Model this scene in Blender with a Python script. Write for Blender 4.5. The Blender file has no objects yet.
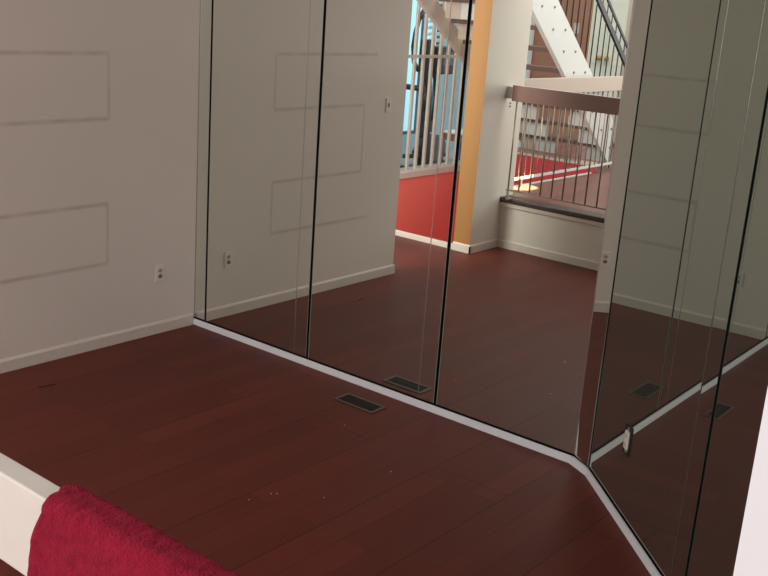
import bpy, bmesh, math, random
from mathutils import Vector, Matrix
random.seed(7)
scene = bpy.context.scene
COL = scene.collection

# ------------------------------------------------------------------ materials
def srgb(r, g, b):
    f = lambda c: (c/255/12.92) if c/255 <= .04045 else ((c/255+.055)/1.055)**2.4
    return (f(r), f(g), f(b), 1)

def nmat(name):
    m = bpy.data.materials.new(name); m.use_nodes = True
    nt = m.node_tree
    return m, nt, nt.nodes, nt.links, nt.nodes['Principled BSDF']

def plain(name, col, rough=.6, metal=0.0, var=.06, scale=9.0, bump=0.0, bscale=60.0, spec=.5, sheen=0.0):
    m, nt, N, L, b = nmat(name)
    tc = N.new('ShaderNodeTexCoord'); no = N.new('ShaderNodeTexNoise')
    no.inputs['Scale'].default_value = scale; no.inputs['Detail'].default_value = 4
    L.new(tc.outputs['Object'], no.inputs['Vector'])
    mx = N.new('ShaderNodeMix'); mx.data_type = 'RGBA'
    mx.inputs[6].default_value = tuple(c*(1-var) for c in col[:3])+(1,)
    mx.inputs[7].default_value = tuple(min(1, c*(1+var)) for c in col[:3])+(1,)
    L.new(no.outputs['Fac'], mx.inputs[0]); L.new(mx.outputs[2], b.inputs['Base Color'])
    b.inputs['Roughness'].default_value = rough; b.inputs['Metallic'].default_value = metal
    b.inputs['Specular IOR Level'].default_value = spec
    if sheen: b.inputs['Sheen Weight'].default_value = sheen
    if bump:
        n2 = N.new('ShaderNodeTexNoise'); n2.inputs['Scale'].default_value = bscale; n2.inputs['Detail'].default_value = 3
        L.new(tc.outputs['Object'], n2.inputs['Vector'])
        bp = N.new('ShaderNodeBump'); bp.inputs['Strength'].default_value = bump; bp.inputs['Distance'].default_value = .01
        L.new(n2.outputs['Fac'], bp.inputs['Height']); L.new(bp.outputs['Normal'], b.inputs['Normal'])
    return m

def mirror_mat(name, col, dust):
    m, nt, N, L, b = nmat(name)
    b.inputs['Base Color'].default_value = col; b.inputs['Metallic'].default_value = 1
    b.inputs['Roughness'].default_value = 0.0
    # a thin film of dust on the glass
    df = N.new('ShaderNodeBsdfDiffuse'); df.inputs['Color'].default_value = (.62, .60, .58, 1)
    mx = N.new('ShaderNodeMixShader'); mx.inputs[0].default_value = dust
    L.new(b.outputs[0], mx.inputs[1]); L.new(df.outputs[0], mx.inputs[2])
    L.new(mx.outputs[0], N['Material Output'].inputs['Surface'])
    return m

def emit(name, col, s):
    m, nt, N, L, b = nmat(name)
    b.inputs['Base Color'].default_value = col
    b.inputs['Emission Color'].default_value = col; b.inputs['Emission Strength'].default_value = s
    return m

def wood_floor(name, base, rough, along_y=True, width=.1435, phase=(0, 0)):
    """planks running in the y direction, thin dark gaps and a little grain"""
    m, nt, N, L, b = nmat(name)
    geo = N.new('ShaderNodeNewGeometry'); sp = N.new('ShaderNodeSeparateXYZ'); L.new(geo.outputs['Position'], sp.inputs[0])
    ax = N.new('ShaderNodeMath'); ax.inputs[1].default_value = phase[0]
    ay = N.new('ShaderNodeMath'); ay.inputs[1].default_value = phase[1]
    L.new(sp.outputs['X'], ax.inputs[0]); L.new(sp.outputs['Y'], ay.inputs[0])
    cb = N.new('ShaderNodeCombineXYZ'); L.new(ay.outputs[0], cb.inputs['X']); L.new(ax.outputs[0], cb.inputs['Y'])
    br = N.new('ShaderNodeTexBrick'); L.new(cb.outputs[0], br.inputs['Vector'])
    br.offset = .37; br.offset_frequency = 2; br.squash = 1
    br.inputs['Scale'].default_value = 1; br.inputs['Brick Width'].default_value = 2.1
    br.inputs['Row Height'].default_value = width; br.inputs['Mortar Size'].default_value = .0014
    br.inputs['Mortar Smooth'].default_value = .1; br.inputs['Bias'].default_value = 0
    c = Vector(base[:3])
    br.inputs['Color1'].default_value = (*(c*.88), 1); br.inputs['Color2'].default_value = (*(c*1.12), 1)
    br.inputs['Mortar'].default_value = (*(c*.55), 1)
    b2 = N.new('ShaderNodeTexBrick'); L.new(cb.outputs[0], b2.inputs['Vector'])
    b2.offset = .43; b2.offset_frequency = 2; b2.squash = 1
    b2.inputs['Scale'].default_value = 1; b2.inputs['Brick Width'].default_value = 5.3; b2.inputs['Row Height'].default_value = width*3
    b2.inputs['Mortar Size'].default_value = .0022; b2.inputs['Mortar Smooth'].default_value = .1
    b2.inputs['Color1'].default_value = (1, 1, 1, 1); b2.inputs['Color2'].default_value = (.9, .9, .9, 1); b2.inputs['Mortar'].default_value = (.3, .3, .3, 1)
    bx = N.new('ShaderNodeMix'); bx.data_type = 'RGBA'; bx.blend_type = 'MULTIPLY'; bx.inputs[0].default_value = 1
    L.new(br.outputs['Color'], bx.inputs[6]); L.new(b2.outputs['Color'], bx.inputs[7])
    # fine grain stretched along the planks
    mp = N.new('ShaderNodeMapping'); mp.inputs['Scale'].default_value = (60, 2.2, 1); L.new(geo.outputs['Position'], mp.inputs[0])
    no = N.new('ShaderNodeTexNoise'); no.inputs['Scale'].default_value = 1; no.inputs['Detail'].default_value = 5
    L.new(mp.outputs[0], no.inputs['Vector'])
    rp = N.new('ShaderNodeMapRange'); rp.inputs['To Min'].default_value = .82; rp.inputs['To Max'].default_value = 1.18
    L.new(no.outputs['Fac'], rp.inputs['Value'])
    mp2 = N.new('ShaderNodeMapping'); mp2.inputs['Scale'].default_value = (2.2, .5, 1); L.new(geo.outputs['Position'], mp2.inputs[0])
    no2 = N.new('ShaderNodeTexNoise'); no2.inputs['Scale'].default_value = 1.3; no2.inputs['Detail'].default_value = 3
    L.new(mp2.outputs[0], no2.inputs['Vector'])
    rp2 = N.new('ShaderNodeMapRange'); rp2.inputs['To Min'].default_value = .85; rp2.inputs['To Max'].default_value = 1.15
    L.new(no2.outputs['Fac'], rp2.inputs['Value'])
    mu = N.new('ShaderNodeMath'); mu.operation = 'MULTIPLY'; L.new(rp.outputs[0], mu.inputs[0]); L.new(rp2.outputs[0], mu.inputs[1])
    vm = N.new('ShaderNodeVectorMath'); vm.operation = 'SCALE'; L.new(bx.outputs[2], vm.inputs[0]); L.new(mu.outputs[0], vm.inputs['Scale'])
    L.new(vm.outputs[0], b.inputs['Base Color'])
    rr = N.new('ShaderNodeMapRange'); rr.inputs['To Min'].default_value = rough-.05; rr.inputs['To Max'].default_value = rough+.1
    L.new(no2.outputs['Fac'], rr.inputs['Value']); L.new(rr.outputs[0], b.inputs['Roughness'])
    bp = N.new('ShaderNodeBump'); bp.inputs['Strength'].default_value = .03; bp.inputs['Distance'].default_value = .001
    L.new(no.outputs['Fac'], bp.inputs['Height']); L.new(bp.outputs['Normal'], b.inputs['Normal'])
    b.inputs['Specular IOR Level'].default_value = .16
    return m

def marked_wall(name, col):
    """white paint with the faint dirty outlines of boards that once hung there"""
    m, nt, N, L, b = nmat(name)
    geo = N.new('ShaderNodeNewGeometry'); sp = N.new('ShaderNodeSeparateXYZ'); L.new(geo.outputs['Position'], sp.inputs[0])
    def M(op, a, v2=None, v3=None):
        n = N.new('ShaderNodeMath'); n.operation = op
        for i, v in enumerate((a, v2, v3)):
            if v is None: continue
            if isinstance(v, (int, float)): n.inputs[i].default_value = v
            else: L.new(v, n.inputs[i])
        return n.outputs[0]
    h = .012
    z1, z2, z3, z4, ya, yb, yc = 1.820, 1.436, .918, .5415, -.697, -1.682, -.708
    boxes = [(-1.80, ya, z1-h, z1+h), (yb, ya, z2-h, z2+h), (yb, yc, z3-h, z3+h), (-1.80, yc, z4-h, z4+h),
             (ya-h*.7, ya+h*.7, z2, z1), (yb-h*.7, yb+h*.7, z3, z2), (yc-h*.7, yc+h*.7, z4, z3)]
    cur = None
    for y0, y1, a0, a1 in boxes:
        dy = M('SUBTRACT', M('ABSOLUTE', M('SUBTRACT', sp.outputs['Y'], (y0+y1)/2)), (y1-y0)/2)
        dz = M('SUBTRACT', M('ABSOLUTE', M('SUBTRACT', sp.outputs['Z'], (a0+a1)/2)), (a1-a0)/2)
        d = M('MAXIMUM', dy, dz)
        cur = d if cur is None else M('MINIMUM', cur, d)
    no = N.new('ShaderNodeTexNoise'); no.inputs['Scale'].default_value = 6; no.inputs['Detail'].default_value = 5
    L.new(geo.outputs['Position'], no.inputs['Vector'])
    mr = N.new('ShaderNodeMapRange'); mr.inputs['From Min'].default_value = -.010; mr.inputs['From Max'].default_value = .008
    mr.inputs['To Min'].default_value = 1; mr.inputs['To Max'].default_value = 0; L.new(cur, mr.inputs['Value'])
    ns = N.new('ShaderNodeMapRange'); ns.inputs['From Min'].default_value = .3; ns.inputs['From Max'].default_value = .7
    ns.inputs['To Min'].default_value = .28; ns.inputs['To Max'].default_value = .8; L.new(no.outputs['Fac'], ns.inputs['Value'])
    fac = M('MULTIPLY', mr.outputs[0], ns.outputs[0])
    mx = N.new('ShaderNodeMix'); mx.data_type = 'RGBA'; L.new(fac, mx.inputs[0])
    n3 = N.new('ShaderNodeTexNoise'); n3.inputs['Scale'].default_value = 1.4; n3.inputs['Detail'].default_value = 3
    L.new(geo.outputs['Position'], n3.inputs['Vector'])
    mb = N.new('ShaderNodeMix'); mb.data_type = 'RGBA'; L.new(n3.outputs['Fac'], mb.inputs[0])
    mb.inputs[6].default_value = tuple(c*.96 for c in col[:3])+(1,); mb.inputs[7].default_value = col
    L.new(mb.outputs[2], mx.inputs[6])
    mx.inputs[7].default_value = (col[0]*.62, col[1]*.58, col[2]*.56, 1)
    L.new(mx.outputs[2], b.inputs['Base Color']); b.inputs['Roughness'].default_value = .55
    return m

WALLC = (.79, .735, .66, 1)
M_wall = plain('white_wall_paint', WALLC, .6, var=.02, scale=1.5)
M_wallmark = marked_wall('white_wall_paint_with_marks', (.81, .715, .655, 1))
M_trim = plain('white_trim_paint', (.74, .66, .60, 1), .45, var=.03)
M_curb = plain('white_curb_paint', (.90, .92, 1.0, 1), .35, var=.03)
M_floor = wood_floor('dark_red_plank_floor', (.135, .026, .0165), .43, phase=(3.372+40*.1435, .66+2.1*5))
M_hfloor = wood_floor('upper_plank_floor', (.20, .092, .08), .3, phase=(0, 0))
M_mir = mirror_mat('silvered_mirror', (.79, .83, .77, 1), .02)
M_mir2 = mirror_mat('grey_tinted_mirror', (.565, .645, .585, 1), .045)
M_edge = plain('polished_glass_edge', (.42, .45, .41, 1), .2, var=.05, spec=.8)
M_bevel2 = plain('dull_bevel_glint', (.36, .35, .32, 1), .25, metal=.8, var=.03)
M_edgedk = plain('dark_glass_edge', (.07, .095, .085, 1), .2, var=.05, spec=.8)
M_bevel = plain('bevel_glint', (.72, .68, .64, 1), .22, metal=.85, var=.03)
M_black = plain('black_joint', (.004, .004, .004, 1), .9, var=.1, spec=.05)
M_brown = plain('brown_rail_paint', (.30, .155, .13, 1), .5, var=.06)
M_railtop = plain('pale_rail_paint', (.63, .58, .53, 1), .5, var=.07, scale=14)
M_nosing = plain('dark_brown_nosing', (.06, .035, .033, 1), .4, var=.1)
M_bal = plain('bronze_metal', (.34, .28, .24, 1), .35, metal=.6, var=.06)
M_orange = plain('orange_paint', (.40, .185, .055, 1), .6, var=.03)
M_red = plain('coral_red_paint', (.80, .135, .11, 1), .65, var=.04)
M_crimson = plain('crimson_paint', (.52, .035, .05, 1), .6, var=.04)
M_beige = plain('beige_paint', (.55, .45, .39, 1), .55, var=.04)
M_white = plain('bright_white_paint', (.66, .67, .67, 1), .5, var=.02)
M_wallwhite = plain('cool_white_paint', (.66, .645, .68, 1), .5, var=.02)
M_whiteglo = plain('white_gloss_plastic', (.84, .76, .70, 1), .35, var=.02)
M_sock = plain('outlet_recess', (.26, .15, .12, 1), .5)
M_sock2 = plain('outlet_face', (.50, .42, .37, 1), .5)
M_slot = plain('socket_slot', (.02, .015, .015, 1), .7)
M_tread = plain('brown_tread', (.13, .065, .05, 1), .5, var=.1)
M_wallbrown = plain('brown_wall_paint', (.36, .165, .105, 1), .6, var=.04)
M_blue = plain('blue_wall_paint', (.25, .44, .56, 1), .6, var=.05)
M_blk = plain('black_powder_coat', (.012, .016, .022, 1), .45)
M_grey = plain('slate_grey_metal', (.06, .09, .12, 1), .5)
M_door = plain('cream_door_paint', (.76, .74, .64, 1), .5, var=.02)
M_brass = plain('brass', (.55, .38, .12, 1), .3, metal=.9)
M_bolt = plain('bolt_steel', (.15, .14, .14, 1), .4, metal=.7)
M_vent = plain('bronze_register', (.13, .09, .07, 1), .42, metal=.55)
M_ventin = plain('dark_louvre', (.022, .016, .011, 1), .55)
M_crumb = plain('plaster', (.75, .68, .6, 1), .8)
M_gouge = plain('dark_splinter', (.012, .006, .004, 1), .8)
M_lowfl = plain('grey_blue_floor', (.34, .37, .42, 1), .6, var=.1)
M_glass_lit = emit('daylit_window_pane', (.30, .60, .78, 1), .8)
M_blind = plain('white_blind', (.75, .85, .85, 1), .5)
M_steel = plain('bright_steel', (.62, .60, .57, 1), .3, metal=.8)

def towel_mat():
    m, nt, N, L, b = nmat('crimson_terry')
    tc = N.new('ShaderNodeTexCoord'); no = N.new('ShaderNodeTexNoise'); no.inputs['Scale'].default_value = 55; no.inputs['Detail'].default_value = 5
    L.new(tc.outputs['Object'], no.inputs['Vector'])
    mx = N.new('ShaderNodeMix'); mx.data_type = 'RGBA'; L.new(no.outputs['Fac'], mx.inputs[0])
    mx.inputs[6].default_value = (.15, .003, .012, 1); mx.inputs[7].default_value = (.34, .010, .034, 1)
    L.new(mx.outputs[2], b.inputs['Base Color']); b.inputs['Roughness'].default_value = .95
    b.inputs['Specular IOR Level'].default_value = .1
    b.inputs['Sheen Weight'].default_value = .15; b.inputs['Sheen Tint'].default_value = (.8, .2, .35, 1)
    n2 = N.new('ShaderNodeTexNoise'); n2.inputs['Scale'].default_value = 260; n2.inputs['Detail'].default_value = 4
    L.new(tc.outputs['Object'], n2.inputs['Vector'])
    bp = N.new('ShaderNodeBump'); bp.inputs['Strength'].default_value = 1.0; bp.inputs['Distance'].default_value = .006
    L.new(n2.outputs['Fac'], bp.inputs['Height']); L.new(bp.outputs['Normal'], b.inputs['Normal'])
    return m
M_towel = towel_mat()

# ------------------------------------------------------------------ helpers
def box(bm, x0, x1, y0, y1, z0, z1, mi=0, bev=0.0):
    x0, x1 = sorted((x0, x1)); y0, y1 = sorted((y0, y1)); z0, z1 = sorted((z0, z1))
    vs = [bm.verts.new((x, y, z)) for z in (z0, z1) for x, y in ((x0, y0), (x1, y0), (x1, y1), (x0, y1))]
    fs = [bm.faces.new([vs[i] for i in q]) for q in ((3, 2, 1, 0), (4, 5, 6, 7), (0, 1, 5, 4), (1, 2, 6, 5), (2, 3, 7, 6), (3, 0, 4, 7))]
    for f in fs: f.material_index = mi
    if bev:
        es = list({e for f in fs for e in f.edges})
        bmesh.ops.bevel(bm, geom=es, offset=bev, segments=2, affect='EDGES', profile=.5)
    return fs

def bar(bm, a, b, w, h=None, n=8, mi=0):
    """round bar (h None) or rectangular bar between two points"""
    a, b = Vector(a), Vector(b); d = (b-a).normalized()
    up = Vector((0, 0, 1)) if abs(d.z) < .95 else Vector((0, 1, 0))
    s = d.cross(up).normalized(); u = s.cross(d).normalized()
    if h is None: ring = [(math.cos(2*math.pi*i/n)*w/2, math.sin(2*math.pi*i/n)*w/2) for i in range(n)]
    else: ring = [(-w/2, -h/2), (w/2, -h/2), (w/2, h/2), (-w/2, h/2)]
    A = [bm.verts.new(a+s*p+u*q) for p, q in ring]; B = [bm.verts.new(b+s*p+u*q) for p, q in ring]
    k = len(ring)
    fs = [bm.faces.new((A[i], A[(i+1) % k], B[(i+1) % k], B[i])) for i in range(k)]
    fs += [bm.faces.new(A[::-1]), bm.faces.new(B)]
    for f in fs:
        f.material_index = mi
        if h is None: f.smooth = len(f.verts) == 4
    return fs

def path(bm, pts, w, n=8):
    for a, b in zip(pts, pts[1:]): bar(bm, a, b, w, None, n)
    for p in pts[1:-1]:
        bmesh.ops.create_uvsphere(bm, u_segments=n, v_segments=6, radius=w/2, matrix=Matrix.Translation(p))

def prism(bm, poly, axis, c0, c1, mi=0):
    """polygon extruded along an axis; poly holds the other two coordinates"""
    def P(p, c):
        return {'x': (c, p[0], p[1]), 'y': (p[0], c, p[1]), 'z': (p[0], p[1], c)}[axis]
    A = [bm.verts.new(P(p, c0)) for p in poly]; B = [bm.verts.new(P(p, c1)) for p in poly]; k = len(poly)
    fs = [bm.faces.new((A[i], A[(i+1) % k], B[(i+1) % k], B[i])) for i in range(k)] + [bm.faces.new(A[::-1]), bm.faces.new(B)]
    for f in fs: f.material_index = mi

def obj(name, bm, mats, parent=None, loc=None):
    bmesh.ops.recalc_face_normals(bm, faces=bm.faces)
    me = bpy.data.meshes.new(name); bm.to_mesh(me); bm.free()
    for m in (mats if isinstance(mats, (list, tuple)) else [mats]): me.materials.append(m)
    o = bpy.data.objects.new(name, me); COL.objects.link(o)
    if parent is not None: o.parent = parent
    if loc is not None: o.location = loc
    return o

def nb(): return bmesh.new()

def thing(name, label, cat, loc=(0, 0, 0), group=None, rz=0):
    o = bpy.data.objects.new(name, None); COL.objects.link(o); o.empty_display_size = .1
    o.location = loc; o.rotation_euler = (0, 0, rz); o['label'] = label; o['category'] = cat
    if group: o['group'] = group
    return o

def tag(o, label, cat, group=None):
    o['label'] = label; o['category'] = cat
    if group: o['group'] = group
    return o

def struct(name, bm, mats, label=None, cat=None):
    o = obj(name, bm, mats); o['kind'] = 'structure'
    o['label'] = label or name.replace('_', ' '); o['category'] = cat or name.split('_')[0]
    return o

# ------------------------------------------------------------------ room shell
XL, XC = -5.142, -2.131
TH = math.radians(-44.3)
U2 = Vector((math.cos(TH), math.sin(TH), 0)); N2 = Vector((U2.y, -U2.x, 0))   # along / towards the room
HF = .49                                            # upper floor level
ZC = 3.05

bm = nb(); box(bm, -5.29, 0, 0.1, -3.95, -.08, 0); box(bm, -6.97, -5.29, 0.1, -3.36, -.08, 0)
struct('floor', bm, M_floor, 'dark red-brown plank floor of the sunken mirrored room', 'floor')
bm = nb(); box(bm, -5.29, .2, .1, -3.95, ZC, ZC+.1)
struct('ceiling', bm, M_wall, 'white ceiling of the mirrored room', 'ceiling')
bm = nb(); box(bm, XL-.148, XL, .0, -2.192, 0, ZC)
struct('wall_left', bm, M_wallmark, 'white wall with faint dirty rectangular outlines left of the mirrors', 'wall')
bm = nb(); box(bm, XL-.148, -1.9, .012, .1, 0, ZC)
struct('wall_back', bm, M_black, 'dark wall carrying the long mirror panels', 'wall')
bm = nb()
a = Vector((XC, 0, 0))-N2*.012; b_ = a+U2*2.75
prism(bm, [(a.x, a.y), (b_.x, b_.y), (b_.x-N2.x*.1, b_.y-N2.y*.1), (a.x-N2.x*.1, a.y-N2.y*.1)], 'z', 0, ZC)
struct('wall_corner', bm, M_black, 'dark diagonal wall carrying the mirror panels at the right', 'wall')
bm = nb(); box(bm, -.196, .02, -1.72, -3.80, 0, ZC)
struct('wall_right', bm, M_wallwhite, 'bright white wall end at the right edge', 'wall')
bm = nb(); fs = box(bm, -5.335, -5.147, -3.35, -4.02, 0, ZC)
for f in fs:
    if f.calc_center_median().y > -3.36: f.material_index = 1
struct('wall_passage', bm, [M_wall, M_orange], 'white wall pier with an orange end face beside the passage', 'wall')
bm = nb(); box(bm, -5.16, -.2, -3.83, -3.95, 0, .43)
struct('wall_low', bm, M_wall, 'low white wall below the upper floor edge', 'wall')
# baseboards with a small chamfered top
def base_profile(s): return [(0, 0), (s*.013, 0), (s*.013, .066), (s*.005, .08), (0, .08)]
bm = nb(); prism(bm, [(XL+p, z) for p, z in base_profile(1)], 'y', -.02, -2.192)
prism(bm, [(-2.192-p, z) for p, z in base_profile(1)], 'x', XL-.148, XL+.013)
struct('baseboard_left', bm, M_trim, 'white baseboard of the left wall', 'baseboard')
bm = nb(); prism(bm, [(-5.147+p, z) for p, z in base_profile(1)], 'y', -3.337, -3.83)
prism(bm, [(-3.35+p, z) for p, z in base_profile(1)], 'x', -5.335, -5.134)
struct('baseboard_passage', bm, M_trim, 'white baseboard around the orange ended pier', 'baseboard')
bm = nb(); prism(bm, [(-3.83+p, z) for p, z in base_profile(1)], 'x', -5.147, -.2)
struct('baseboard_low', bm, M_trim, 'white baseboard of the low wall', 'baseboard')
# nosing and lip of the upper floor edge
bm = nb(); box(bm, -5.16, -.2, -3.79, -3.97, .445, .495, bev=.012)
struct('trim_1', bm, M_nosing, 'dark brown nosing on top of the low wall', 'trim')
bm = nb(); box(bm, -5.16, -.2, -3.805, -3.83, .405, .445, bev=.004)
struct('trim_2', bm, M_trim, 'white lip below the dark nosing', 'trim')
# white curb under the mirrors
bm = nb(); box(bm, XL, -2.185, -.014, .012, 0, .042, bev=.003)
struct('trim_3', bm, M_curb, 'white curb strip under the long mirror wall', 'trim')
A = Vector((-2.183, 0, 0)); B = Vector((-2.067, -.062, 0))
def slab(bm, p, q, z0, z1, t_front, t_back, mi=0, bev=0):
    """upright slab between two plan points; front is to the right-hand (room) side"""
    d = (q-p).normalized(); n = Vector((d.y, -d.x, 0))
    pts = [p+n*t_front, q+n*t_front, q-n*t_back, p-n*t_back]
    prism(bm, [(v.x, v.y) for v in pts], 'z', z0, z1, mi)
bm = nb(); slab(bm, A-Vector((.01, 0, 0)), B+Vector((.004, -.004, 0)), 0, .042, .014, .01)
struct('trim_4', bm, M_curb, 'short white curb piece at the mirror corner', 'trim')
C2 = Vector((XC, 0, 0))
bm = nb(); slab(bm, C2+U2*.085, C2+U2*2.66, 0, .042, .014, .012)
struct('trim_5', bm, M_curb, 'white curb strip under the diagonal mirror wall', 'trim')

# ------------------------------------------------------------------ mirrors
ZB, ZT = .052, 2.96
def plate(name, p, q, mat, parent, tilt=0.0, rec=0.0):
    """6 mm mirror plate between plan points p,q with polished edges"""
    d = (q-p).normalized(); n = Vector((d.y, -d.x, 0)); w = (q-p).length
    p2 = p - n*rec; q2 = q - n*rec + n*math.tan(tilt)*w
    d2 = (q2-p2).normalized(); n2 = Vector((d2.y, -d2.x, 0))
    bm = nb(); pts = [p2, q2, q2-n2*.006, p2-n2*.006]
    prism(bm, [(v.x, v.y) for v in pts], 'z', ZB, ZT, 1)
    for f in bm.faces:
        f.normal_update()
        if abs(f.normal.dot(n2)) > .9 and (f.calc_center_median()-p2).dot(n2) > -.002: f.material_index = 0
    return obj(name, bm, [mat, M_edge], parent)
def bar_strip(name, p, q, mat, parent, front, back, z0=ZB, z1=ZT):
    bm = nb(); slab(bm, p, q, z0, z1, front, back); return obj(name, bm, mat, parent)

X = lambda x: Vector((x, 0, 0))
D = lambda s: C2+U2*s
def panel(f, s0, s1, l, s2, s3, mat, label, tilt=0.0):
    """main plate s0..l, bevel line, side strip up to s2, black joint s2..s3"""
    t = thing('wall_mirror', label, 'mirror', f((s0+s3)/2), 'tall wall mirror panels')
    t.location = (0, 0, 0)
    plate('mirror_plate', f(s0), f(l), mat, t)
    bar_strip('bevel_line', f(l+.0008), f(l+.0062), M_bevel2 if mat is M_mir2 else M_bevel, t, .0012, .005)
    plate('side_strip', f(l+.007), f(s2), mat, t, tilt)
    bar_strip('black_joint', f(s2+.0022), f(s3-.0022), M_black, t, .0005, .008)
    bar_strip('polished_edge', f(s2+.0002), f(s2+.0021), M_edgedk if mat is M_mir2 else M_edge, t, .001, .006)
    bar_strip('polished_edge', f(s3-.0021), f(s3-.0002), M_edgedk if mat is M_mir2 else M_edge, t, .001, .006)
    bar_strip('base_channel', f(s0), f(s3), M_black, t, .004, .008, .0425, ZB-.0005)
    return t
t = thing('mirror_strip', 'narrow mirror strip between the white left wall and the first black joint', 'mirror')
plate('mirror_plate', X(XL+.008), X(-5.0346), M_mir, t)
bar_strip('black_joint', X(-5.0335), X(-5.0175), M_black, t, .0005, .008)
bar_strip('polished_edge', X(-5.0345), X(-5.0336), M_edge, t, .001, .006)
bar_strip('polished_edge', X(XL+.003), X(XL+.0078), M_bevel, t, .001, .006)
bar_strip('base_channel', X(XL+.003), X(-5.0205), M_black, t, .004, .008, .0425, ZB-.0005)
panel(X, -5.017, 0, -4.196, -4.088, -4.064, M_mir, 'tall mirror panel nearest the white left wall, reflecting the wall outlet')
panel(X, -4.064, 0, -3.205, -3.091, -3.067, M_mir, 'tall mirror panel behind the floor register, reflecting the coral red wall')
bmt = thing('wall_mirror', 'tall mirror panel left of the corner, reflecting the brown rail and balusters', 'mirror', group='tall wall mirror panels')
plate('mirror_plate', X(-3.067), X(-2.186), M_mir, bmt)
bar_strip('base_channel', X(-3.067), X(-2.186), M_black, bmt, .004, .008, .0425, ZB-.0005)
t = thing('mirror_strip', 'narrow angled mirror strip across the corner where the two mirror walls meet', 'mirror')
bm = nb(); rows = []
WS = (B-A).length
for i in range(61):
    z = ZB+(ZT-ZB)*i/60
    k = min(1, max(0, (z-.45)/.5)); ph = math.radians(31.4-(31.4-29.5)*k*k*(3-2*k))
    dv = Vector((math.cos(ph), -math.sin(ph), 0)); p0 = A+dv*WS*.03; q0 = A+dv*WS; nn = Vector((dv.y, -dv.x, 0))
    rows.append([bm.verts.new(Vector((v.x, v.y, z))) for v in (p0, q0, q0-nn*.006, p0-nn*.006)])
for r0, r1 in zip(rows, rows[1:]):
    for j in range(4):
        f = bm.faces.new((r0[j], r0[(j+1) % 4], r1[(j+1) % 4], r1[j])); f.material_index = 0 if j == 0 else 1
bm.faces.new(rows[0][::-1]).material_index = 1; bm.faces.new(rows[-1]).material_index = 1
for f in bm.faces: f.smooth = f.material_index == 0
bm.edges.ensure_lookup_table()
for e in bm.edges:
    if len({f.material_index for f in e.link_faces}) > 1: e.smooth = False
obj('mirror_plate', bm, [M_mir, M_edge], t)
bar_strip('polished_edge', A-(B-A)*.03, A+(B-A)*.025, M_bevel, t, .001, .006)
bar_strip('black_joint', B+(B-A)*.005, B+(B-A)*.27, M_black, t, .002, .006)
bar_strip('base_channel', A, B, M_black, t, .003, .006, .0425, ZB-.0005)
panel(D, .105, 0, 1.160, 1.283, 1.305, M_mir2, 'tall mirror panel right of the corner, with the bare outlet cut into it', math.radians(.42))
panel(D, 1.305, 0, 2.35, 2.47, 2.487, M_mir2, 'tall mirror panel at the far right, partly hidden by the bright white wall end')

# bare outlet in the mirror
t = thing('power_outlet', 'bare white outlet without cover set in the right mirror near the floor', 'outlet', D(.54)+Vector((0, 0, .398)), rz=TH); t.scale = (1.12, 1.0, 1.2)
# local x along the mirror, local -y towards the room
bm = nb()
for x0, x1, z0, z1 in ((-.031, -.0285, -.056, .058), (.0285, .031, -.056, .058), (-.0285, .0285, .0555, .058), (-.0285, .0285, -.056, -.0535)):
    box(bm, x0, x1, -.006, -.0006, z0, z1)
obj('cut_out_edge', bm, M_slot, t)
bm = nb(); box(bm, -.019, .019, -.012, -.002, -.036, .036, bev=.003); obj('outlet_body', bm, M_whiteglo, t)
for z in (-.018, .018):
    bm = nb()
    for x in (-.006, .006): box(bm, x-.0012, x+.0012, -.0128, -.0118, z-.002, z+.006)
    box(bm, -.002, .002, -.0128, -.0118, z-.009, z-.005)
    obj('socket_slots', bm, M_slot, t)
for z0, z1 in ((.034, .050), (-.050, -.034)):
    bm = nb(); box(bm, -.009, .009, -.006, -.003, z0, z1); obj('mounting_strap', bm, M_steel, t)

# ------------------------------------------------------------------ left wall fittings
t = thing('power_outlet', 'white duplex outlet low on the white left wall', 'outlet', (XL, -.302, .411))
bm = nb(); box(bm, .0003, .007, -.035, .035, -.058, .058, bev=.0025); obj('cover_plate', bm, M_whiteglo, t)
for s in (-1, 1):
    bm = nb()
    k = 14; poly = [(.0165*math.cos(2*math.pi*i/k), s*.0195+max(-.0125, min(.0125, .0165*math.sin(2*math.pi*i/k)))) for i in range(k)]
    prism(bm, poly, 'x', .0065, .009); r = obj('socket', bm, M_sock if s < 0 else M_sock2, t)
    bm = nb()
    for y in (-.006, .006): box(bm, .0088, .0094, y-.0012, y+.0012, s*.0195-.002, s*.0195+.006)
    box(bm, .0088, .0094, -.002, .002, s*.0195-.009, s*.0195-.005)
    obj('slots', bm, M_slot, r)
bm = nb(); bar(bm, (.0068, 0, 0), (.0082, 0, 0), .006); obj('screw', bm, M_bolt, t)
t = thing('light_switch', 'white toggle light switch near the free end of the left wall', 'switch', (XL, -1.979, 1.426))
bm = nb(); box(bm, .0003, .006, -.035, .035, -.058, .058, bev=.0025); obj('switch_plate', bm, M_whiteglo, t)
bm = nb(); box(bm, .0058, .0075, -.008, .008, -.017, .017); obj('toggle_slot', bm, M_sock, t)
bm = nb(); box(bm, .0075, .018, -.004, .004, -.002, .010, bev=.001); obj('toggle', bm, M_whiteglo, t)
for z in (-.042, .042):
    bm = nb(); bar(bm, (.0058, 0, z), (.0072, 0, z), .006); obj('screw', bm, M_bolt, t)

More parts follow.
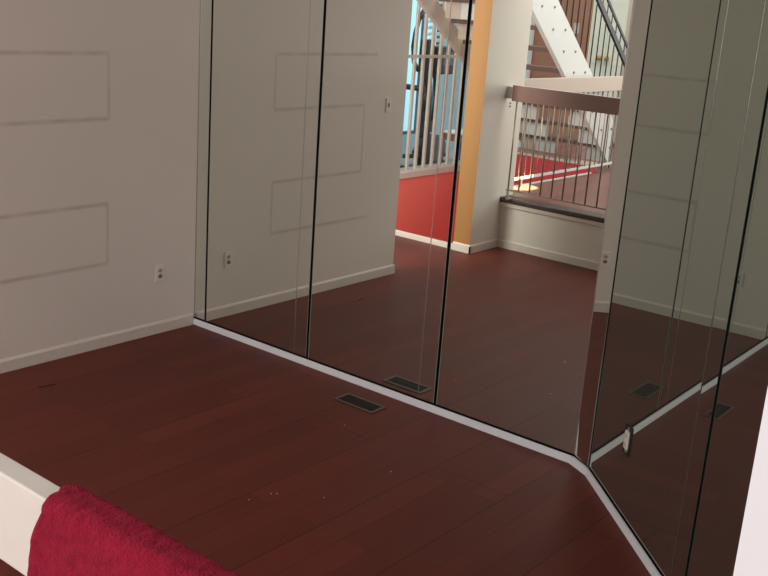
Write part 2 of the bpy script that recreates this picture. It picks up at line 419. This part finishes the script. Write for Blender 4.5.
# ------------------------------------------------------------------ floor register
t = thing('floor_register', 'bronze floor register in the plank floor in front of the mirrors', 'vent', (-3.446, -.223, 0))
w, d = .1455, .0655
bm = nb()
for x0, x1, y0, y1 in ((-w, w, -d, -d+.017), (-w, w, d-.017, d), (-w, -w+.02, -d+.017, d-.017), (w-.02, w, -d+.017, d-.017)):
    box(bm, x0, x1, y0, y1, .0005, .006, bev=.0015)
obj('frame', bm, M_vent, t)
bm = nb(); box(bm, -w+.02, w-.02, -d+.017, d-.017, .0006, .0012)
for i in range(21):
    x = -w+.026+i*(2*w-.052)/20
    box(bm, x-.0016, x+.0016, -d+.018, d-.018, .0012, .0045)
box(bm, -w+.02, w-.02, -.002, .002, .0012, .005)
obj('louvres', bm, M_ventin, t)

# crumbs and a splinter on the floor
src = None
places = ['left of the floor register nearest the mirror', 'one of a close pair in mid floor, the left one', 'one of a close pair in mid floor, the right one',
          'alone near the red towel', 'nearest the bottom of the photo in mid floor', 'on the plank right of the others']
spots = [(-3.30, -.52), (-3.010, -1.37), (-2.991, -1.35), (-3.037, -1.484), (-2.815, -1.219), (-2.771, -.777)]
labs = ['plaster crumb on the floor nearest the floor register', 'left crumb of the close pair on the dark floor', 'right crumb of the close pair on the dark floor',
        'plaster crumb on the dark floor nearest the red towel', 'plaster crumb on the dark floor between the close pair and the mirrors',
        'plaster crumb on the floor farthest toward the mirror corner']
for i, (x, y) in enumerate(spots):
    if src is None:
        bm = nb(); bmesh.ops.create_icosphere(bm, subdivisions=1, radius=.0042)
        for v in bm.verts: v.co *= random.uniform(.7, 1.2); v.co.z *= .7
        src = obj('plaster_crumb', bm, M_crumb); o = src
    else:
        o = src.copy(); COL.objects.link(o)
    o.location = (x, y, .0024); o.rotation_euler = (0, 0, i*1.3)
    s = (.75, 1, 1, .8, .85, 1.05)[i]; o.scale = (s, s, s)
    tag(o, labs[i], 'crumb', 'plaster crumbs on the plank floor')
bm = nb(); prism(bm, [(-4.81, -1.425), (-4.795, -1.39), (-4.785, -1.33), (-4.792, -1.335), (-4.803, -1.39), (-4.813, -1.42)], 'z', .0004, .003)
tag(obj('wood_splinter', bm, M_gouge), 'thin dark wood splinter lying on the floor near the left wall', 'splinter')

# ------------------------------------------------------------------ front guard rail with towel
t = thing('guard_rail', 'guard rail above the low wall with the red towel hung over it', 'railing', (-2.6, -3.74, HF))
t.location = (0, 0, 0)
YR0, YR1, ZR0, ZR1 = -3.72, -3.758, 1.412, 1.556
bm = nb(); fs = box(bm, -5.085, -.2, YR0, YR1, ZR0, ZR1, bev=.003)
for f in bm.faces:
    f.normal_update()
    if f.calc_center_median().y > YR0-.004: f.material_index = 1
obj('top_rail', bm, [M_railtop, M_brown], t)
bm = nb(); box(bm, -5.055, -.2, -3.733, -3.747, .577, .591); obj('bottom_rail', bm, M_bal, t)
bsrc = None
n = 0
x = -4.105+.1163*9
while x > -5.04: x -= .1163
xs = []
x += .1163
while x < -.25: xs.append(x); x += .1163
for x in xs:
    if bsrc is None:
        bm = nb(); bar(bm, (0, -3.74, .584), (0, -3.74, 1.414), .0155, n=10)
        o = bsrc = obj('baluster', bm, M_bal, t)
    else:
        o = bsrc.copy(); COL.objects.link(o); o.parent = t
    o.location = (x, 0, 0)
for x in (-5.035, -2.7, -.32):
    bm = nb(); box(bm, x-.009, x+.009, -3.731, -3.749, .49, .582); box(bm, x-.012, x+.012, -3.728, -3.80, .4945, .502); obj('foot_bracket', bm, M_bal, t)
bm = nb(); box(bm, -5.1465, -5.0845, -3.724, -3.752, 1.43, 1.54, bev=.002); obj('mounting_block', bm, M_white, t)
for z in (1.352, 1.382):
    bm = nb(); bar(bm, (-5.1468, -3.80, z), (-5.139, -3.80, z), .014); obj('wall_bolt', bm, M_blk, t)

def make_towel():
    from mathutils import noise
    g = .004
    yn, yf, zt = YR1-g, YR0+g, ZR1+g
    prof = []                                   # (y, z, normal, distance fallen)
    z = .93
    while z < zt-.012: prof.append((yn, z, (-1, 0))); z += .0065
    for k in range(1, 8):
        a_ = math.pi-k*math.pi/16; prof.append((yn+.012+.012*math.cos(a_), zt-.012+.012*math.sin(a_), (math.cos(a_), math.sin(a_))))
    for k in range(5): prof.append((yn+.012+(yf-yn-.024)*k/4, zt, (0, 1)))
    for k in range(1, 8):
        a_ = math.pi/2-k*math.pi/16; prof.append((yf-.012+.012*math.cos(a_), zt-.012+.012*math.sin(a_), (math.cos(a_), math.sin(a_))))
    z = zt-.012
    while z > 1.40: prof.append((yf, z, (1, 0))); z -= .0065
    bm = nb(); nx = 190; rows = []
    for (y, z, nn) in prof:
        near = y < (yn+yf)/2; fall = max(0, zt-.012-z)
        xl = -1.124-(.012*min(1, fall/.05)+.11*fall if near else 0)
        if near and fall < .03: xl += .006*(1-fall/.03)
        row = []
        for j in range(nx+1):
            u = j/nx; x = xl+(-.33-xl)*u
            dx = u*(-.33-xl); e = min(1, dx/.010); lift = .009*math.sqrt(max(0, 1-(1-e)**2))
            p = Vector((x*18, y*18, z*18))
            d = .0035+lift+.0012*noise.noise(p*1.3)*e+.0024*noise.noise(p*5)*e+.0024*noise.noise(p*11)*e
            if near: d += .006*(1+math.sin(x*17+z*2))*min(1, fall/.2)
            d = max(.0006, d)
            row.append(bm.verts.new((x, y+nn[0]*d, z+nn[1]*d)))
        rows.append(row)
    for r0, r1 in zip(rows, rows[1:]):
        for j in range(nx):
            f = bm.faces.new((r0[j], r0[j+1], r1[j+1], r1[j])); f.smooth = True
    # back of the cloth, against the rail
    inner = [[bm.verts.new((v.co.x, y+nn[0]*.0004, z+nn[1]*.0004)) for v in row] for row, (y, z, nn) in zip(rows, prof)]
    for r0, r1 in zip(inner, inner[1:]):
        for j in range(nx): bm.faces.new((r1[j], r1[j+1], r0[j+1], r0[j]))
    for ra, rb in ((rows[0], inner[0]), (inner[-1], rows[-1])):
        for j in range(nx): bm.faces.new((ra[j+1], ra[j], rb[j], rb[j+1]))
    for c in (0, nx):
        for a_ in range(len(rows)-1):
            q = (rows[a_][c], rows[a_+1][c], inner[a_+1][c], inner[a_][c])
            bm.faces.new(q if c == 0 else q[::-1])
    return obj('towel', bm, M_towel)
tw = make_towel()
tag(tw, 'crimson terry towel hung over the pale rail in the foreground', 'towel')

# ------------------------------------------------------------------ upper hall
bm = nb(); box(bm, -5.37, 3.2, -3.955, -9.0, HF-.14, HF)
struct('floor_hall', bm, M_hfloor, 'upper hall plank floor behind the guard rail', 'floor')
bm = nb(); box(bm, -5.395, -5.37, -4.03, -6.05, .43, .503, bev=.004)
struct('trim_6', bm, M_white, 'white edging of the upper floor along the stairwell', 'trim')
# stairwell
bm = nb(); box(bm, -6.97, -6.80, -3.40, -6.05, -1.3, .345)
struct('wall_stairwell', bm, M_red, 'coral red stairwell wall seen through the passage', 'wall')
bm = nb(); box(bm, -7.00, -6.78, -3.40, -6.03, .345, .418, bev=.006)
struct('trim_7', bm, M_beige, 'beige ledge on top of the coral red wall', 'trim')
bm = nb(); box(bm, -6.95, -5.40, -6.05, -6.2, -1.3, HF+.075)
struct('wall_stairwell_end', bm, M_crimson, 'red end wall of the stairwell behind the balusters', 'wall')
bm = nb(); box(bm, -6.95, -5.40, -6.03, -6.22, HF+.075, HF+.105, bev=.005)
struct('trim_8', bm, M_beige, 'beige ledge on the red end wall', 'trim')
bm = nb(); box(bm, -5.37, -5.30, -4.03, -6.05, -1.3, HF-.145)
struct('wall_stairwell_side', bm, M_crimson, 'red stairwell wall below the hall floor edge', 'wall')
bm = nb(); box(bm, -6.80, -5.37, -3.4, -6.05, -1.4, -1.3)
struct('floor_stairwell', bm, M_red, 'red floor at the bottom of the stairwell', 'floor')
bm = nb(); box(bm, -6.80, -5.335, -3.35, -3.40, -.06, .045, bev=.004)
struct('trim_9', bm, M_trim, 'white curb between the passage floor and the stairwell', 'trim')
# far hall walls and lower gym floor
bm = nb(); box(bm, -8.6, -6.97, -3.0, -9.0, .05, .15)
struct('floor_gym', bm, M_lowfl, 'grey blue floor beyond the beige balusters', 'floor')
bm = nb(); box(bm, -6.97, -5.37, -6.2, -9.0, HF-.14, HF)
struct('floor_landing', bm, M_hfloor, 'upper hall floor at the foot of the stairs', 'floor')
# blue wall with a window opening
WY0, WY1, WZ0, WZ1 = -6.66, -7.42, .45, 2.45
bm = nb()
for y0, y1, z0, z1 in ((-3.0, WY0, .1, 4.2), (WY1, -9.1, .1, 4.2), (WY0, WY1, .1, WZ0), (WY0, WY1, WZ1, 4.2)):
    box(bm, -8.75, -8.6, y0, y1, z0, z1)
struct('wall_gym', bm, M_blue, 'blue wall beyond the beige balusters', 'wall')
win = thing('window_1', 'tall daylit window in the blue wall behind the exercise machine', 'window', (0, 0, 0)); win['kind'] = 'structure'
bm = nb()
for y0, y1, z0, z1 in ((WY0, WY0-.035, WZ0, WZ1), (WY1, WY1+.035, WZ0, WZ1), (WY0, WY1, WZ0, WZ0+.04), (WY0, WY1, WZ1-.04, WZ1), (-7.02, -7.055, WZ0, WZ1)):
    box(bm, -8.70, -8.63, y0, y1, z0, z1)
obj('window_frame', bm, M_grey, win)
bm = nb(); box(bm, -8.69, -8.68, WY0, WY1, WZ0, WZ1); obj('window_pane', bm, M_glass_lit, win)
bl = thing('window_blind', 'white slatted blind in the upper right half of the daylit window', 'blind')
bm = nb()
for i in range(9):
    z = 1.62+i*.085
    prism(bm, [(-8.62, z), (-8.575, z+.045), (-8.572, z+.042), (-8.617, z-.003)], 'y', -7.06, -7.41)
obj('slats', bm, M_blind, bl)
bm = nb(); box(bm, -8.625, -8.57, -7.06, -7.41, 2.38, 2.42); obj('head_rail', bm, M_grey, bl)
bm = nb()
for y in (-7.12, -7.35): bar(bm, (-8.597, y, 1.60), (-8.597, y, 2.39), .003, n=5)
obj('cord', bm, M_blk, bl)

DX0, DX1, DZ = -7.185, -6.63, 2.55
bm = nb()
box(bm, -8.6, DX0, -9.0, -9.15, .05, 4.2); 
struct('wall_hall', bm, M_wallbrown, 'brown wall behind the staircase', 'wall')
bm = nb(); box(bm, DX0, DX1, -9.0, -9.15, DZ, 4.2); box(bm, DX1, -4.6, -9.0, -9.15, HF-.1, 4.2)
struct('wall_far', bm, M_beige, 'beige wall around the white double door', 'wall')
dr = thing('door_1', 'white double door with two brass knobs seen behind black pickets', 'door', (0, 0, 0)); dr['kind'] = 'structure'
mid = (-6.97-6.847)/2
for x0, x1 in ((DX0, mid-.004), (mid+.004, DX1)):
    bm = nb(); box(bm, x0, x1, -9.02, -9.06, HF+.01, DZ)
    for z0, z1 in ((.65, 1.35), (1.55, 2.4)):
        for a0, a1, b0, b1 in ((x0+.05, x1-.05, z0, z0+.02), (x0+.05, x1-.05, z1-.02, z1), (x0+.05, x0+.07, z0+.02, z1-.02), (x1-.07, x1-.05, z0+.02, z1-.02)):
            box(bm, a0, a1, -9.012, -9.02, b0, b1)
    lf = obj('door_leaf', bm, M_door, dr)
    kx = -6.97 if x0 < -7.1 else -6.847
    bm = nb(); bmesh.ops.create_uvsphere(bm, u_segments=12, v_segments=8, radius=.038, matrix=Matrix.Translation((kx, -8.965, 1.635)))
    bar(bm, (kx, -8.965, 1.635), (kx, -9.02, 1.635), .02); obj('door_knob', bm, M_brass, lf)
sw = thing('wall_plate', 'pale switch plate on the brown wall behind the stairs', 'switch', (-7.40, -9.0, 2.01))
bm = nb(); box(bm, -.045, .045, .0005, .008, -.075, .075, bev=.002); obj('plate', bm, M_beige, sw)
bm = nb(); box(bm, -.012, .012, .007, .014, -.025, .025); obj('rocker', bm, M_white, sw)

# stairwell guard rail along the hall floor edge
t = thing('guard_rail', 'beige topped guard rail along the stairwell, behind the front rail', 'railing', (0, 0, 0))
XG = -5.36
bm = nb(); box(bm, XG-.02, XG+.02, -4.025, -6.72, 1.415, 1.575, bev=.003); obj('top_rail', bm, M_beige, t)
bm = nb(); box(bm, XG-.011, XG+.011, -4.025, -6.72, .565, .590); obj('bottom_rail', bm, M_white, t)
src = None
for i in range(23):
    y = -4.09-i*.1163
    if src is None:
        bm = nb(); bar(bm, (XG, 0, .58), (XG, 0, 1.42), .0125); o = src = obj('baluster', bm, M_bal, t)
    else: o = src.copy(); COL.objects.link(o); o.parent = t
    o.location = (0, y, 0)
for y in (-4.5, -6.68):
    bm = nb(); box(bm, XG-.012, XG+.012, y-.012, y+.012, HF+.001, .57); obj('foot_bracket', bm, M_bal, t)

# beige balusters on the red wall ledge
t = thing('balustrade', 'tall beige balustrade on the ledge above the coral red wall', 'railing', (0, 0, 0))
src = None
for i in range(15):
    y = -3.49-i*.154
    if y < -5.85: break
    if src is None:
        bm = nb(); box(bm, -6.90, -6.87, -.016, .016, .416, 2.62); o = src = obj('baluster', bm, M_beige, t)
    else: o = src.copy(); COL.objects.link(o); o.parent = t
    o.location = (0, y, 0)
bm = nb(); box(bm, -6.899, -6.871, -3.41, -5.85, 1.64, 1.672); obj('mid_rail', bm, M_beige, t)
bm = nb(); box(bm, -6.91, -6.86, -3.41, -5.85, 2.62, 2.68, bev=.004); obj('top_rail', bm, M_beige, t)

# ------------------------------------------------------------------ staircase over the stairwell
st = thing('staircase', 'open white stringer staircase over the stairwell with brown treads', 'staircase', (0, 0, 0))
def stringer(x0, x1, y0, zlow, slope, ya, yb, depth):
    bm = nb()
    lo = lambda Y: zlow-slope*(Y-y0)
    pts = [(-ya, lo(ya)), (-yb, max(lo(yb), HF)), (-yb, lo(yb)+depth), (-ya, lo(ya)+depth)]
    prism(bm, pts, 'x', x0, x1); return bm
RS = obj('stringer', stringer(-5.50, -5.45, 4.51, 2.246, .815, 3.45, 6.62, .50), M_white, st)
LS = obj('stringer', stringer(-6.75, -6.70, 4.33, 2.245, .68, 3.45, 6.75, .22), M_beige, st)
bsrc = None
for k in range(-3, 8):
    zc, yc = 2.272-.219*k, 4.70+.268*k
    for dy in (0, .25):
        if bsrc is None:
            bm = nb(); bar(bm, (-5.451, 0, 0), (-5.443, 0, 0), .026, n=10); o = bsrc = obj('bolt', bm, M_bolt, RS)
        else: o = bsrc.copy(); COL.objects.link(o); o.parent = RS
        o.location = (0, -(yc+dy), zc)
tsrc = None; rsrc = None
def rounded_bracket(x0, x1, out):
    """white bracket panel under a tread with one rounded outer corner"""
    w_ = x1-x0; h_ = .168; r_ = .09
    poly = [(x0, 0), (x1, 0)]
    if out > 0:
        poly += [(x1-r_+r_*math.cos(a_), h_-r_+r_*math.sin(a_)) for a_ in [i*math.pi/12 for i in range(7)]] + [(x0, h_)]
    else:
        poly += [(x1, h_)] + [(x0+r_-r_*math.sin(a_), h_-r_+r_*math.cos(a_)) for a_ in [i*math.pi/12 for i in range(7)]]
    return poly
for k in range(-3, 8):
    zc, yc = 2.272-.219*k, 4.80+.268*k
    if tsrc is None:
        bm = nb(); box(bm, -6.70, -5.50, -.15, .15, -.022, .022, bev=.004); o = tsrc = obj('tread', bm, M_tread, st)
    else: o = tsrc.copy(); COL.objects.link(o); o.parent = st
    o.location = (0, -yc, zc)
    for (x0, x1, out) in ((-6.50, -6.22, 1), (-5.80, -5.51, -1)):
        if out < 0 and k < 5: continue
        bm = nb(); prism(bm, rounded_bracket(x0, x1, out), 'y', -.012, .012)
        o = obj('tread_bracket', bm, M_white, st); o.location = (0, -(yc+.02), zc-.022-.170)
    bm = nb(); box(bm, -6.70, -6.502, -(yc+.02)-.012, -(yc+.02)+.012, zc-.19, zc-.0225); obj('riser_panel', bm, M_beige, st)
bm = nb(); bar(bm, (-5.475, -4.3, 3.667), (-5.475, -6.80, 1.667), .03, .06); obj('handrail', bm, M_blk, st)
bm = nb(); bar(bm, (-5.475, -4.3, 3.85), (-5.475, -6.80, 1.85), .018, .03); obj('upper_rail', bm, M_blk, st)
up = lambda Y: 2.246-.815*(Y-4.51)+.50
psrc = None
for i in range(17):
    Y = 4.72+i*.13
    zt_ = 2.381-(Y-5.907)*.80+.18
    zb_ = up(Y) if Y < 6.6 else HF+.002
    bm = nb(); bar(bm, (-5.475, -Y, zb_-.03 if Y < 6.6 else zb_), (-5.475, -Y, zt_), .016, n=6); obj('picket', bm, M_blk, st)

# two pale posts behind the stairs
for i, x in enumerate((-8.205, -8.085)):
    bm = nb(); box(bm, x-.024, x+.024, -8.90, -8.96, .152, 2.7); box(bm, x-.04, x+.04, -8.88, -8.98, .151, .19)
    tag(obj('white_post', bm, M_white), ('left' if i == 0 else 'right')+' one of the two white posts in front of the brown wall', 'post', 'white posts before the brown wall')

# ------------------------------------------------------------------ gym corner
t = thing('exercise_machine', 'black exercise machine behind the beige balusters', 'exercise machine', (-7.8, -6.1, .15))
def L_(x, y, z): return (x, -(y-6.1), z-.15)
bm = nb(); bar(bm, L_(0, 5.70, .19), L_(0, 6.62, .19), .09, .07); bar(bm, L_(-.25, 5.74, .185), L_(.25, 5.74, .185), .06, .07); bar(bm, L_(-.25, 6.58, .185), L_(.25, 6.58, .185), .06, .07)
bar(bm, L_(0, 5.70, .35), L_(0, 6.62, .31), .05, .05)
obj('base_frame', bm, M_blk, t)
bm = nb(); bar(bm, L_(0, 6.10, .19), L_(0, 6.0, 1.78), .13, .10); obj('column', bm, M_blk, t)
bm = nb(); path(bm, [Vector(L_(.12, *p)) for p in ((5.74, 2.15), (5.64, 2.02), (5.585, 1.86), (5.565, 1.70), (5.60, 1.52), (5.70, 1.42))], .055); obj('handle_arm', bm, M_blk, t)
bm = nb(); path(bm, [Vector(L_(.10, *p)) for p in ((5.79, 1.36), (5.87, 1.15), (5.94, .92), (5.96, .75), (5.90, .58), (5.76, .40))], .05); obj('swing_arm', bm, M_blk, t)
bm = nb(); path(bm, [Vector(L_(-.15, *p)) for p in ((6.33, 1.50), (6.44, 1.25), (6.48, 1.0), (6.44, .75), (6.36, .55), (6.20, .40))], .05); obj('swing_arm', bm, M_blk, t)
bm = nb(); box(bm, -.16, .16, -.36, .05, 1.22, 1.55, bev=.02); obj('console', bm, M_blk, t)
bm = nb(); box(bm, .161, .165, -.28, -.05, 1.33, 1.49); obj('screen', bm, M_grey, t)
bm = nb(); bar(bm, L_(-.07, 6.32, .42), L_(.07, 6.32, .42), .34, n=24); obj('flywheel', bm, M_grey, t)
bm = nb(); bar(bm, L_(-.10, 5.68, 1.21), L_(.25, 5.68, 1.21), .07, n=12); obj('knob', bm, M_blk, t)

t = thing('side_table', 'small table with white top and brown edge right of the exercise machine', 'table', (-7.8, -6.94, .15))
bm = nb(); box(bm, -.2, .2, -.24, .24, .42, .44, bev=.004); obj('table_top', bm, M_white, t)
bm = nb()
for y0, y1 in ((-.23, -.21), (.21, .23)): box(bm, -.19, .19, y0, y1, .33, .42)
for x0, x1 in ((-.19, -.17), (.17, .19)): box(bm, x0, x1, -.21, .21, .33, .42)
obj('apron', bm, M_wallbrown, t)
for x in (-.17, .17):
    for y in (-.2, .2):
        bm = nb(); box(bm, x-.02, x+.02, y-.02, y+.02, .001, .33); obj('leg', bm, M_grey, t)

# ------------------------------------------------------------------ light
w = bpy.data.worlds.new('world'); scene.world = w; w.use_nodes = True
bg = w.node_tree.nodes['Background']; bg.inputs[0].default_value = (1.0, .96, .92, 1); bg.inputs[1].default_value = .8
def area(name, loc, target, sx, sy, power, col):
    l = bpy.data.lights.new(name, 'AREA'); l.shape = 'RECTANGLE'; l.size = sx; l.size_y = sy; l.energy = power; l.color = col
    o = bpy.data.objects.new(name, l); COL.objects.link(o); o.location = loc
    o.rotation_euler = (Vector(target)-Vector(loc)).to_track_quat('-Z', 'Y').to_euler(); return o
area('hall_window_light', (-1.2, -8.9, 2.3), (-2.6, -3.0, 1.0), 6.0, 2.6, 150, (1, .95, .91))
area('stairwell_fill_light', (-4.9, -5.6, 4.6), (-6.4, -5.2, .3), 3.5, 4.0, 165, (1, .97, .94))  # added lamp high over the stairwell, brightens the stairs and red walls

area('passage_fill_light', (-5.8, -.6, 2.2), (-6.2, -4.5, .6), .9, 1.8, 108, (1, .96, .9))  # added lamp hidden behind the left wall, brightens coral wall and orange pier

sp_ = bpy.data.lights.new('sun_patch_spot', 'SPOT'); sp_.energy = 14000; sp_.color = (1, .86, .5); sp_.spot_size = math.radians(4.8); sp_.spot_blend = .25; sp_.shadow_soft_size = .01  # narrow spot lamp added to make the sun patch on the hall floor edge
so = bpy.data.objects.new('sun_patch_spot', sp_); COL.objects.link(so); so.location = (-4.2, -6.8, 4.6)
so.rotation_euler = (Vector((-5.38, -4.46, .49))-Vector((-4.2, -6.8, 4.6))).to_track_quat('-Z', 'Y').to_euler()

# ------------------------------------------------------------------ camera
F = Vector(((-0.592881, 0.757761, -0.272561))); R = Vector(((0.773379, 0.630118, 0.069551))); U = Vector(((-0.224449, 0.169557, 0.959621)))
cam = bpy.data.cameras.new('camera'); co = bpy.data.objects.new('camera', cam); COL.objects.link(co)
m = Matrix((( R.x, U.x, -F.x, 0), (R.y, U.y, -F.y, -4.4804), (R.z, U.z, -F.z, 2.25), (0, 0, 0, 1)))
co.matrix_world = m
cam.sensor_width = 36; cam.sensor_fit = 'HORIZONTAL'; cam.lens = 1024.440*36/768; cam.clip_start = .02
scene.camera = co
scene.view_settings.view_transform = 'Standard'; scene.view_settings.look = 'None'
scene.view_settings.gamma = 1; scene.view_settings.use_curve_mapping = False
scene.view_settings.exposure = 0.25
scene.cycles.max_bounces = 14; scene.cycles.glossy_bounces = 8; scene.cycles.diffuse_bounces = 6
scene.cycles.sample_clamp_indirect = 12
